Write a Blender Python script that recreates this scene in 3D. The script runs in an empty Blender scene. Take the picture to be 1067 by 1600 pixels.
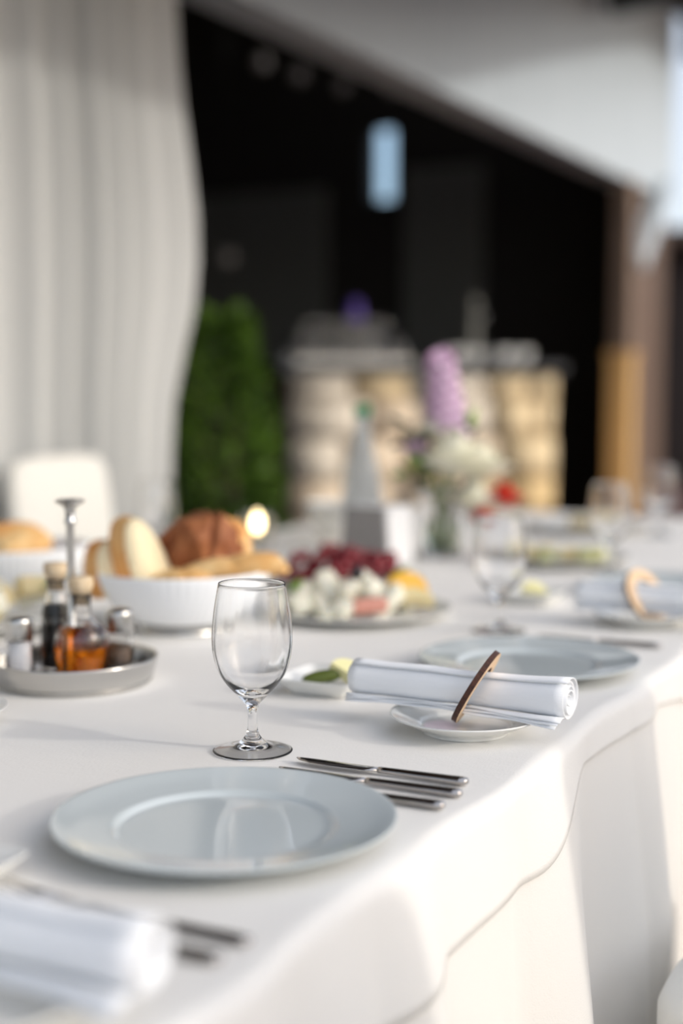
import bpy, bmesh, math, random
from mathutils import Vector, Matrix, noise
random.seed(7)
PI = math.pi
S = bpy.context.scene
COL = S.collection
TZ = 0.75                                   # height of the table top

# ------------------------------------------------------------------ camera
cam_d = bpy.data.cameras.new('camera')
cam = bpy.data.objects.new('camera', cam_d); COL.objects.link(cam)
cam_d.sensor_fit = 'VERTICAL'; cam_d.sensor_height = 36.0; cam_d.sensor_width = 24.0
cam_d.lens = 50.0
cam.location = (0.475, 0.0, TZ + 0.375)
cam.rotation_euler = (math.radians(90 - 5.27), 0, math.radians(26.5))
cam_d.dof.use_dof = True
cam_d.dof.focus_distance = 1.425
cam_d.dof.aperture_fstop = 1.5
cam_d.clip_start = 0.02
S.camera = cam
# ------------------------------------------------------------------ sky, sun, exposure
SUN_EL = math.radians(18.0); SUN_AZ = math.atan2(0.116, 0.993)      # direction towards the sun
world = bpy.data.worlds.new('world'); S.world = world; world.use_nodes = True
wn = world.node_tree; bg = wn.nodes['Background']
sky = wn.nodes.new('ShaderNodeTexSky'); sky.sky_type = 'NISHITA'; sky.sun_disc = False
sky.sun_elevation = math.radians(30.0); sky.sun_rotation = PI/2 - SUN_AZ; sky.air_density = 0.8; sky.dust_density = 3.0; sky.ozone_density = 1.0
mixw = wn.nodes.new('ShaderNodeMixRGB'); mixw.inputs[0].default_value = 0.45
mixw.inputs[2].default_value = (5.7, 5.9, 6.2, 1)
wn.links.new(sky.outputs[0], mixw.inputs[1]); wn.links.new(mixw.outputs[0], bg.inputs[0])
bg.inputs[1].default_value = 0.225
sun_d = bpy.data.lights.new('sun', 'SUN'); sun = bpy.data.objects.new('sun', sun_d); COL.objects.link(sun)
sun_d.energy = 1.0; sun_d.angle = math.radians(2.6); sun_d.color = (1.0, 0.95, 0.87)
sd = Vector((math.cos(SUN_EL)*math.cos(SUN_AZ), math.cos(SUN_EL)*math.sin(SUN_AZ), math.sin(SUN_EL)))
sun.rotation_euler = sd.to_track_quat('Z', 'Y').to_euler(); sun.location = sd*20
S.view_settings.view_transform = 'Standard'; S.view_settings.look = 'None'
S.view_settings.gamma = 1.0; S.view_settings.use_curve_mapping = False
S.view_settings.exposure = 0.0
S.cycles.use_denoising = True; S.cycles.caustics_refractive = True; S.cycles.caustics_reflective = True
S.cycles.max_bounces = 14; S.cycles.transmission_bounces = 14; S.cycles.transparent_max_bounces = 16
S.cycles.sample_clamp_indirect = 8.0

# ------------------------------------------------------------------ materials
def mat(name, col, rough=0.5, metal=0.0, trans=0.0, ior=1.45, col2=None, nscale=20, nlo=0.35, nhi=0.65,
        bump=0.0, bscale=60, emit=None, estr=0.0, coat=0.0, sss=0.0, spec=None, alpha=1.0, sheen=0.0, stretch=None, bstretch=None):
    m = bpy.data.materials.new(name); m.use_nodes = True
    nt = m.node_tree; b = nt.nodes['Principled BSDF']
    b.inputs['Base Color'].default_value = (*col, 1); b.inputs['Roughness'].default_value = rough
    b.inputs['Metallic'].default_value = metal; b.inputs['Transmission Weight'].default_value = trans
    b.inputs['IOR'].default_value = ior; b.inputs['Coat Weight'].default_value = coat
    b.inputs['Alpha'].default_value = alpha; b.inputs['Sheen Weight'].default_value = sheen
    if spec is not None: b.inputs['Specular IOR Level'].default_value = spec
    if sss:
        b.inputs['Subsurface Weight'].default_value = sss; b.inputs['Subsurface Radius'].default_value = (0.01, 0.007, 0.005)
        b.inputs['Subsurface Scale'].default_value = 0.5
    if emit:
        b.inputs['Emission Color'].default_value = (*emit, 1); b.inputs['Emission Strength'].default_value = estr
    tc = None
    def coord(st):
        tc = nt.nodes.new('ShaderNodeTexCoord')
        if st:
            mp = nt.nodes.new('ShaderNodeMapping'); mp.inputs['Scale'].default_value = st
            nt.links.new(tc.outputs['Object'], mp.inputs[0]); return mp.outputs[0]
        return tc.outputs['Object']
    if col2 is not None:
        n = nt.nodes.new('ShaderNodeTexNoise'); n.inputs['Scale'].default_value = nscale; n.inputs['Detail'].default_value = 4
        nt.links.new(coord(stretch), n.inputs['Vector'])
        r = nt.nodes.new('ShaderNodeValToRGB'); r.color_ramp.elements[0].position = nlo; r.color_ramp.elements[1].position = nhi
        r.color_ramp.elements[0].color = (*col, 1); r.color_ramp.elements[1].color = (*col2, 1)
        nt.links.new(n.outputs[0], r.inputs[0]); nt.links.new(r.outputs[0], b.inputs['Base Color'])
    if bump:
        n = nt.nodes.new('ShaderNodeTexNoise'); n.inputs['Scale'].default_value = bscale; n.inputs['Detail'].default_value = 5
        nt.links.new(coord(bstretch), n.inputs['Vector'])
        bp = nt.nodes.new('ShaderNodeBump'); bp.inputs['Strength'].default_value = bump; bp.inputs['Distance'].default_value = 0.01
        nt.links.new(n.outputs[0], bp.inputs['Height']); nt.links.new(bp.outputs[0], b.inputs['Normal'])
    return m

def cloth_mat(name, col, transl=0.0, wscale=420, weave=0.25):
    """woven cloth: fine threads as bump, soft diffuse, optional light coming through"""
    m = mat(name, col, rough=0.85, sheen=0.15, spec=0.2)
    nt = m.node_tree; b = nt.nodes['Principled BSDF']
    tc = nt.nodes.new('ShaderNodeTexCoord')
    hs = []
    for st in ((1.0, 0.25, 1.0), (0.25, 1.0, 1.0)):
        mp = nt.nodes.new('ShaderNodeMapping'); mp.inputs['Scale'].default_value = st
        w = nt.nodes.new('ShaderNodeTexNoise'); w.inputs['Scale'].default_value = wscale*1.6; w.inputs['Detail'].default_value = 2
        nt.links.new(tc.outputs['Object'], mp.inputs[0]); nt.links.new(mp.outputs[0], w.inputs['Vector']); hs.append(w)
    add = nt.nodes.new('ShaderNodeMath'); add.operation = 'ADD'
    nt.links.new(hs[0].outputs[0], add.inputs[0]); nt.links.new(hs[1].outputs[0], add.inputs[1])
    ns = nt.nodes.new('ShaderNodeTexNoise'); ns.inputs['Scale'].default_value = 35; ns.inputs['Detail'].default_value = 6
    nt.links.new(tc.outputs['Object'], ns.inputs['Vector'])
    ad2 = nt.nodes.new('ShaderNodeMath'); ad2.operation = 'MULTIPLY_ADD'; ad2.inputs[1].default_value = 2.5
    nt.links.new(ns.outputs[0], ad2.inputs[0]); nt.links.new(add.outputs[0], ad2.inputs[2])
    bp = nt.nodes.new('ShaderNodeBump'); bp.inputs['Strength'].default_value = weave; bp.inputs['Distance'].default_value = 0.0008
    nt.links.new(ad2.outputs[0], bp.inputs['Height']); nt.links.new(bp.outputs[0], b.inputs['Normal'])
    if transl:
        tr = nt.nodes.new('ShaderNodeBsdfTranslucent'); tr.inputs[0].default_value = (*col, 1)
        mx = nt.nodes.new('ShaderNodeMixShader'); mx.inputs[0].default_value = transl
        out = nt.nodes['Material Output']
        nt.links.new(b.outputs[0], mx.inputs[1]); nt.links.new(tr.outputs[0], mx.inputs[2]); nt.links.new(mx.outputs[0], out.inputs[0])
    return m

M = {}
M['cloth'] = cloth_mat('ivory_tablecloth', (0.815, 0.80, 0.765))
M['under'] = cloth_mat('ivory_undercloth', (0.80, 0.78, 0.74))
M['curtain'] = cloth_mat('sheer_curtain', (0.66, 0.67, 0.66), transl=0.2, wscale=150, weave=0.1)
M['cover'] = cloth_mat('chair_cover_cloth', (0.80, 0.79, 0.74), wscale=250)
M['napkin'] = cloth_mat('white_napkin_cloth', (0.90, 0.92, 0.94), wscale=700, weave=0.2)
M['china'] = mat('pale_glazed_china', (0.58, 0.635, 0.645), rough=0.08, spec=0.55, coat=0.3)
M['white_china'] = mat('white_glazed_china', (0.82, 0.82, 0.79), rough=0.1, spec=0.5, coat=0.2)
M['glass'] = mat('clear_glass', (1, 1, 1), rough=0.07, trans=1.0, ior=1.45)
M['herb'] = mat('pale_herb_spread', (0.50, 0.52, 0.24), rough=0.6, col2=(0.62, 0.60, 0.34), nscale=60)
M['steel'] = mat('brushed_steel', (0.60, 0.59, 0.57), rough=0.22, metal=1.0, bump=0.02, bscale=200)
M['cutlery'] = mat('polished_cutlery_steel', (0.50, 0.47, 0.45), rough=0.16, metal=1.0)
M['wood_light'] = mat('birch_plywood', (0.75, 0.55, 0.35), rough=0.6, col2=(0.66, 0.45, 0.27), nscale=40, stretch=(1, 8, 1))
M['wood_burnt'] = mat('laser_burnt_edge', (0.035, 0.012, 0.007), rough=0.6, col2=(0.085, 0.028, 0.014), nscale=300)
M['cork'] = mat('pale_cork', (0.72, 0.58, 0.40), rough=0.8, col2=(0.60, 0.45, 0.28), nscale=120, bump=0.1, bscale=150)
M['oil'] = mat('amber_oil', (0.55, 0.15, 0.007), rough=0.0, trans=1.0, ior=1.42)
M['vinegar'] = mat('black_vinegar', (0.004, 0.002, 0.0015), rough=0.3, spec=0.1)
M['salt'] = mat('white_salt', (0.85, 0.86, 0.9), rough=0.9)
M['pepper'] = mat('ground_pepper', (0.40, 0.28, 0.2), rough=0.9, col2=(0.12, 0.08, 0.05), nscale=600)
M['crust'] = mat('golden_crust', (0.72, 0.30, 0.07), rough=0.6, col2=(0.86, 0.56, 0.24), nscale=18, bump=0.15, bscale=60)
M['crust_dark'] = mat('dark_rye_crust', (0.22, 0.065, 0.02), rough=0.65, col2=(0.40, 0.15, 0.055), nscale=30, bump=0.3, bscale=50)
M['crumb'] = mat('cream_crumb', (0.90, 0.78, 0.52), rough=0.9, bump=0.3, bscale=160)
M['baguette'] = mat('pale_baguette_crust', (0.88, 0.63, 0.31), rough=0.6, col2=(0.72, 0.40, 0.14), nscale=25, bump=0.1, bscale=60)
M['cheese'] = mat('white_cheese', (0.88, 0.85, 0.70), rough=0.5, sss=0.2)
M['cheese_y'] = mat('yellow_cheese', (0.86, 0.72, 0.40), rough=0.5, sss=0.2)
M['orange'] = mat('orange_flesh', (0.92, 0.52, 0.08), rough=0.4)
M['ham'] = mat('pink_ham', (0.80, 0.36, 0.27), rough=0.5)
M['leaf'] = mat('salad_green', (0.22, 0.38, 0.05), rough=0.5)
M['olive'] = mat('dark_olive_skin', (0.02, 0.015, 0.02), rough=0.25)
M['lemon'] = mat('pale_lemon', (0.85, 0.80, 0.42), rough=0.4)
M['gherkin'] = mat('pickle_green', (0.10, 0.13, 0.02), rough=0.35)
M['grape'] = mat('dark_red_grape_skin', (0.16, 0.006, 0.014), rough=0.16, col2=(0.30, 0.02, 0.03), nscale=12, spec=0.7)
M['stem'] = mat('green_stem', (0.16, 0.26, 0.06), rough=0.5)
M['lilac'] = mat('lilac_petal', (0.62, 0.36, 0.56), rough=0.6, col2=(0.85, 0.66, 0.80), nscale=30)
M['cream'] = mat('cream_petal', (0.88, 0.86, 0.66), rough=0.6, col2=(0.92, 0.9, 0.8), nscale=20)
M['red'] = mat('red_petal', (0.55, 0.02, 0.012), rough=0.5, col2=(0.70, 0.05, 0.02), nscale=25)
M['darkleaf'] = mat('dark_bouquet_leaf', (0.035, 0.055, 0.02), rough=0.5)
M['water'] = mat('greenish_vase_water', (0.86, 0.94, 0.80), rough=0.0, trans=1.0, ior=1.33)
M['green_cap'] = mat('green_bottle_cap', (0.02, 0.30, 0.13), rough=0.35)
M['holder'] = mat('grey_holder_metal', (0.30, 0.285, 0.27), rough=0.5)
M['frost'] = mat('milky_bottle_glass', (0.93, 0.95, 0.95), rough=0.35, trans=0.75, ior=1.3)
M['paper'] = mat('white_holder_lacquer', (0.80, 0.80, 0.80), rough=0.35)
M['wax'] = mat('candle_wax', (0.9, 0.85, 0.7), rough=0.5, sss=0.3)
M['flame'] = mat('candle_flame', (1, 0.8, 0.5), emit=(1.0, 0.78, 0.42), estr=9.0)
M['plant'] = mat('shrub_leaf', (0.04, 0.085, 0.010), rough=0.5, col2=(0.14, 0.26, 0.03), nscale=6)
M['bark'] = mat('brown_bark', (0.08, 0.05, 0.03), rough=0.8, bump=0.3, bscale=40)
M['pot'] = mat('dark_clay_pot', (0.09, 0.055, 0.045), rough=0.6, bump=0.1, bscale=40)
M['soil'] = mat('dark_soil', (0.03, 0.02, 0.015), rough=0.9, bump=0.4, bscale=60)
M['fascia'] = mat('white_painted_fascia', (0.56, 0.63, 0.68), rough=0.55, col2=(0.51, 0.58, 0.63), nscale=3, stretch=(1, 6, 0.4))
M['brown_wood'] = mat('brown_stained_timber', (0.10, 0.065, 0.045), rough=0.6, col2=(0.16, 0.10, 0.07), nscale=6, stretch=(6, 6, 0.6))
M['greywood'] = mat('grey_brown_timber', (0.20, 0.14, 0.10), rough=0.7, col2=(0.28, 0.20, 0.15), nscale=8, stretch=(6, 6, 0.5))
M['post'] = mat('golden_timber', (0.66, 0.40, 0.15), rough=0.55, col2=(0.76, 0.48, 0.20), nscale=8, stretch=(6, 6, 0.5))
M['awning'] = mat('added_awning_canvas', (0.085, 0.058, 0.04), rough=0.85, bump=0.05, bscale=200)
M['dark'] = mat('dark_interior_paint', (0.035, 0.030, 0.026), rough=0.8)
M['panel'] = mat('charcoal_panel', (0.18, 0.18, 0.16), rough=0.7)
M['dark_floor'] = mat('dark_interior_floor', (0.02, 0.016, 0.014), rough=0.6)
M['floor'] = mat('reddish_terrace_floor', (0.10, 0.05, 0.04), rough=0.7, col2=(0.14, 0.07, 0.055), nscale=4, bump=0.1, bscale=30)
M['slab'] = mat('dark_slate_counter', (0.035, 0.04, 0.048), rough=0.25)
M['mortar'] = mat('sandy_mortar', (0.58, 0.47, 0.34), rough=0.9)
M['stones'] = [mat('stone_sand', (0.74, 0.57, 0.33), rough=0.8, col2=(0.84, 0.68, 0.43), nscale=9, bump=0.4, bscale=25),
               mat('stone_pink', (0.74, 0.60, 0.44), rough=0.8, col2=(0.82, 0.69, 0.53), nscale=9, bump=0.4, bscale=25),
               mat('stone_grey', (0.70, 0.63, 0.52), rough=0.8, col2=(0.80, 0.73, 0.62), nscale=9, bump=0.4, bscale=25),
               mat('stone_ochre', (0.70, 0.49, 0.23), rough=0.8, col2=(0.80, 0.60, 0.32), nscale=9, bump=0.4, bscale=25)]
M['blueglass'] = mat('blue_tinted_pane', (0.62, 0.80, 0.92), rough=0.0, trans=1.0, ior=1.05)
M['shed'] = mat('dark_shed_boards', (0.035, 0.026, 0.022), rough=0.8, col2=(0.06, 0.042, 0.034), nscale=5, stretch=(8, 8, 0.4))
M['bulb'] = mat('frosted_lamp_glass', (0.20, 0.19, 0.19), rough=0.3, emit=(1.0, 0.85, 0.75), estr=0.015)
M['purple'] = mat('purple_lamp_shade', (0.12, 0.08, 0.35), rough=0.6)
M['black'] = mat('black_metal', (0.01, 0.01, 0.01), rough=0.4, metal=0.3)

# ------------------------------------------------------------------ helpers
def link(name, me, m=None, parent=None, loc=None, smooth=True):
    o = bpy.data.objects.new(name, me); COL.objects.link(o)
    if m is not None and not me.materials: me.materials.append(m)
    if parent: o.parent = parent
    if loc is not None: o.location = loc
    if smooth: me.polygons.foreach_set('use_smooth', [True]*len(me.polygons))
    return o
def mesh(name, V, Fc, m=None, parent=None, loc=None, smooth=True):
    me = bpy.data.meshes.new(name); me.from_pydata([tuple(v) for v in V], [], Fc); me.update()
    bm = bmesh.new(); bm.from_mesh(me); bmesh.ops.recalc_face_normals(bm, faces=bm.faces); bm.to_mesh(me); bm.free()
    return link(name, me, m, parent, loc, smooth)
def tag(o, label, cat=None, group=None, kind=None):
    if label: o['label'] = label
    if cat: o['category'] = cat
    if group: o['group'] = group
    if kind: o['kind'] = kind
    return o
def thing(name, label, cat, loc=(0, 0, 0), rz=0.0, group=None):
    o = bpy.data.objects.new(name, None); COL.objects.link(o); o.empty_display_size = 0.02
    o.location = loc; o.rotation_euler = (0, 0, rz)
    return tag(o, label, cat, group)
def struct(o, label=None): o['kind'] = 'structure'; return tag(o, label)
def copy_tree(o, parent=None):
    c = o.copy(); COL.objects.link(c); c.parent = parent
    for ch in o.children: copy_tree(ch, c)
    return c
def dup(root, loc, rz=None, label=None, group=None):
    r = copy_tree(root); r.location = loc
    if rz is not None: r.rotation_euler = (0, 0, rz)
    if label: r['label'] = label
    if group: r['group'] = group
    return r
def lathe(name, prof, n, m, parent=None, loc=None, wob=None, smooth=True):
    """revolve (r, z) points; r == 0 closes to a pole; wob(i_profile, angle) scales the radius"""
    V, Fc, rings = [], [], []
    for i, (r, z) in enumerate(prof):
        if r <= 1e-7: rings.append([len(V)]); V.append((0, 0, z))
        else:
            ring = []
            for k in range(n):
                a = 2*PI*k/n; rr = r*(wob(i, a) if wob else 1)
                ring.append(len(V)); V.append((rr*math.cos(a), rr*math.sin(a), z))
            rings.append(ring)
    for A, B in zip(rings, rings[1:]):
        if len(A) == 1 and len(B) == 1: continue
        for k in range(n):
            k2 = (k+1) % n
            if len(A) == 1: Fc.append((A[0], B[k], B[k2]))
            elif len(B) == 1: Fc.append((A[k], B[0], A[k2]))
            else: Fc.append((A[k], B[k], B[k2], A[k2]))
    return mesh(name, V, Fc, m, parent, loc, smooth)
def smoothprof(pts, sub=5):
    """Catmull-Rom through the profile points"""
    out = []
    P = [pts[0]] + list(pts) + [pts[-1]]
    for i in range(1, len(P)-2):
        for k in range(sub):
            t = k/sub; r = []
            for j in range(2):
                a, b, c, d = P[i-1][j], P[i][j], P[i+1][j], P[i+2][j]
                r.append(0.5*((2*b)+(-a+c)*t+(2*a-5*b+4*c-d)*t*t+(-a+3*b-3*c+d)*t**3))
            out.append((max(r[0], 0), r[1]))
    out.append(pts[-1]); return out
def box(name, c, s, m, parent=None, bev=0.0, rz=0.0, seg=2, smooth=False, taper=1.0):
    bm = bmesh.new(); bmesh.ops.create_cube(bm, size=1.0)
    for v in bm.verts:
        k = taper if v.co.z > 0 else 1.0
        v.co = Vector((v.co.x*s[0]*k, v.co.y*s[1]*k, v.co.z*s[2]))
    if bev: bmesh.ops.bevel(bm, geom=list(bm.edges), offset=bev, segments=seg, affect='EDGES', profile=0.6)
    me = bpy.data.meshes.new(name); bm.to_mesh(me); bm.free()
    o = link(name, me, m, parent, c, smooth); o.rotation_euler = (0, 0, rz); return o
def tube(name, pts, rad, m, parent=None, n=10, loc=None, cap=True):
    V, Fc = [], []
    P = [Vector(p) for p in pts]
    R = rad if isinstance(rad, (list, tuple)) else [rad]*len(P)
    up = Vector((0.013, 0.021, 1))
    for i, p in enumerate(P):
        d = (P[min(i+1, len(P)-1)] - P[max(i-1, 0)]).normalized()
        u = up if abs(d.dot(up.normalized())) < 0.95 else Vector((1, 0.02, 0.01))
        a = d.cross(u).normalized(); b = d.cross(a)
        for k in range(n):
            t = 2*PI*k/n; V.append(p + a*R[i]*math.cos(t) + b*R[i]*math.sin(t))
    for i in range(len(P)-1):
        for k in range(n): Fc.append((i*n+k, i*n+(k+1) % n, (i+1)*n+(k+1) % n, (i+1)*n+k))
    if cap: Fc.append(tuple(range(n))); Fc.append(tuple(range((len(P)-1)*n, len(P)*n)))
    return mesh(name, V, Fc, m, parent, loc)
def blob(name, scale, m, parent=None, loc=(0, 0, 0), amp=0.12, freq=2.0, sub=3, seed=0, rot=None, fn=None):
    bm = bmesh.new(); bmesh.ops.create_icosphere(bm, subdivisions=sub, radius=1.0)
    for v in bm.verts:
        n = v.co.copy(); k = 1 + amp*noise.noise(n*freq + Vector((seed*3.1, seed*1.7, seed)))
        v.co = Vector((n.x*scale[0]*k, n.y*scale[1]*k, n.z*scale[2]*k))
        if fn: v.co = fn(v.co)
    me = bpy.data.meshes.new(name); bm.to_mesh(me); bm.free()
    o = link(name, me, m, parent, loc)
    if rot: o.rotation_euler = rot
    return o

# ================================================================== SETTING
def quad(name, pts, m, thick=None):
    return mesh(name, pts, [tuple(range(len(pts)))], m, smooth=False)
struct(box('floor', (0, 8, -0.05), (60, 60, 0.1), M['floor']))
PX = -2.0                                   # plane of the opening, parallel to the table
OH = 2.40                                   # height of the opening
# fascia beam over the opening
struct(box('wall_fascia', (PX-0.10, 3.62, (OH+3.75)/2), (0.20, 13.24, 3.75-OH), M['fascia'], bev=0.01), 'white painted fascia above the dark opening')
# inside of the dark room
YE = 10.24
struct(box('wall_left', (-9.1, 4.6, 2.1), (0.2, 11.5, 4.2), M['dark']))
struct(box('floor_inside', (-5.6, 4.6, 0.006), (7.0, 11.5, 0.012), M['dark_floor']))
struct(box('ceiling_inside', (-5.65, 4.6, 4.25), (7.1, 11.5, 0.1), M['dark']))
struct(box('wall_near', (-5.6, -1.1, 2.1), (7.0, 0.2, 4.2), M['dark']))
# far end wall with a slit window cut in it
wx0, wx1, wz0, wz1 = -4.40, -4.18, 2.52, 3.10
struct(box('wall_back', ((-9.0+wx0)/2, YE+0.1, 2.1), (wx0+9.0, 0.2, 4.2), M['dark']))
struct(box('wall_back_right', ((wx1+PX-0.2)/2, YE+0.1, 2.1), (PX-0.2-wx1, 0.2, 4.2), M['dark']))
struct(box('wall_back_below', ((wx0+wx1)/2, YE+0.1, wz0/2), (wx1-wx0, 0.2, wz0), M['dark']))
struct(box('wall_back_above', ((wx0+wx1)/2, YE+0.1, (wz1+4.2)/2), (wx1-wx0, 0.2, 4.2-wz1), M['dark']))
w1 = struct(box('window_1', ((wx0+wx1)/2, YE+0.1, (wz0+wz1)/2), (wx1-wx0, 0.008, wz1-wz0), M['blueglass']), 'narrow blue window in the dark end wall')
for i, (xx, zz, sx, sz) in enumerate([(0, (wz1-wz0)/2-0.008, wx1-wx0, 0.016), (0, -(wz1-wz0)/2+0.008, wx1-wx0, 0.016)]):
    box('window_frame', (xx, -0.03, zz), (sx, 0.05, sz), M['black'], w1)
for (a, b, z0, z1) in [(-4.08, -3.42, 0.0, 2.75), (-6.30, -4.75, 0.0, 2.65)]:
    struct(box('trim_1', ((a+b)/2, YE-0.02, (z0+z1)/2), (b-a, 0.04, z1-z0), M['panel'], bev=0.01), 'charcoal panel on the dark end wall')
# wall beyond the post, with the post and its knee brace
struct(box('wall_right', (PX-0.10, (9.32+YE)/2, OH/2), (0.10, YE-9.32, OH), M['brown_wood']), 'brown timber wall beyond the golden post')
def plank(name, a, b, w, t, m, parent=None):
    a = Vector(a); b = Vector(b); d = (b-a); L = d.length
    o = box(name, (a+b)/2, (w, t, L), m, parent, bev=0.01)
    o.rotation_euler = d.to_track_quat('Z', 'Y').to_euler(); return o
struct(box('trim_2', (PX-0.02, 9.08, OH/2), (0.13, 0.15, OH), M['greywood'], bev=0.015), 'grey-brown timber post at the right end of the opening')  # plain grey-brown tone; the golden lower tone sits on the pedestal in front
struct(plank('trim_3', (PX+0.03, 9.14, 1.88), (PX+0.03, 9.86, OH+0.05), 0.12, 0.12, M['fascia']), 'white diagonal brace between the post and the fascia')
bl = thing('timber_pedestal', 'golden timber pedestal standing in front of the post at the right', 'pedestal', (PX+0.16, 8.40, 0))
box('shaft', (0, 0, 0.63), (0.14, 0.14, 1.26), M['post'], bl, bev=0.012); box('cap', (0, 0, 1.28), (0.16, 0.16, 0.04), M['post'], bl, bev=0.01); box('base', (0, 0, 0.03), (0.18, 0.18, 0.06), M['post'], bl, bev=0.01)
# added awning out of view, outer edge shaped to shade fascia and curtain
st = [(-3.0, -0.30, 2.48), (4.0, -0.30, 2.50), (5.0, -0.55, 2.66), (5.9, -0.80, 2.79), (7.5, -0.80, 3.22), (9.4, -0.80, 3.69), (11.2, -0.80, 3.78)]
V, Fc = [], []
for (y, x, z) in st: V += [(PX-0.05, y, 3.80), (x, y, z), (x, y, z-0.03), (PX-0.05, y, 3.74)]
for i in range(len(st)-1):
    for k in range(4): a = 4*i; Fc.append((a+k, a+(k+1) % 4, a+4+(k+1) % 4, a+4+k))
Fc += [(0, 1, 2, 3), tuple(4*(len(st)-1)+k for k in range(4))]
struct(mesh('ceiling', V, Fc, M['awning'], smooth=False), 'added brown awning out of view, shaped to shade the fascia')
struct(box('trim_4', (-1.55, 10.55, 3.52), (0.8, 0.5, 0.24), M['black'], bev=0.01), 'dark awning box at the far end of the fascia')
struct(plank('trim_5', (-1.93, 8.30, 3.35), (-1.2, 8.30, 3.40), 0.14, 0.20, M['black']), 'dark awning arm above the opening')

# distant shed
sh = thing('timber_shed', 'dark brown timber shed far beyond the golden post', 'shed', (-2.0, 17.0, 0))
box('wall', (0, 0, 1.3), (7.0, 2.0, 2.6), M['shed'], sh); box('roof', (0, -0.1, 2.70), (7.4, 2.6, 0.16), M['brown_wood'], sh)
box('door', (0.2, -1.02, 1.0), (0.9, 0.05, 2.0), M['brown_wood'], sh)

# ------------------------------------------------------------------ curtain
def make_curtain():
    V, Fc = [], []; nu, nv = 620, 24
    for j in range(nv+1):
        z = 0.03 + (3.55-0.03)*j/nv
        img = z                                         # right hem pulled in towards the floor, bulging at head height
        yr = 3.70 + 0.12*math.exp(-((z-1.55)/0.40)**2) - 0.05*max(0, min(1, (1.35-z)/0.3))
        for i in range(nu+1):
            u = i/nu; y = -1.0 + 4.70*u + (yr-3.70)*u**14
            ph = u*72*PI + 1.1*math.sin(u*19) + 0.5*math.sin(u*47+2)
            a = 0.026*(1+0.5*math.sin(u*29+1))
            x = PX + 0.08 + a*math.sin(ph) + 0.010*math.sin(ph*0.43+1) + 0.006*math.sin(u*30+z*0.5)
            V.append((x, y + 0.010*math.cos(ph), z))
    for j in range(nv):
        for i in range(nu):
            a = j*(nu+1)+i; Fc.append((a, a+1, a+nu+2, a+nu+1))
    return mesh('sheer_curtain', V, Fc, M['curtain'])
cu = make_curtain(); md = cu.modifiers.new('thickness', 'SOLIDIFY'); md.thickness = 0.002
tag(cu, 'long white pleated curtain hanging at the left of the dark opening', 'curtain')

# ================================================================== TABLE AND CLOTHS
TX0, TX1, TY0, TY1 = -1.26, 0.018, -0.55, 3.90
tb = thing('banquet_table', 'long banquet table hidden under the ivory tablecloths', 'table', ((TX0+TX1)/2, (TY0+TY1)/2, 0))
box('tabletop', (0, 0, TZ-0.022), (TX1-TX0, TY1-TY0, 0.03), M['brown_wood'], tb, bev=0.004)
for sx in (-1, 1):
    for sy in (-1, 0, 1):
        box('leg', (sx*0.55, sy*2.05, (TZ-0.037)/2), (0.05, 0.05, TZ-0.037), M['brown_wood'], tb, bev=0.004)

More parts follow.
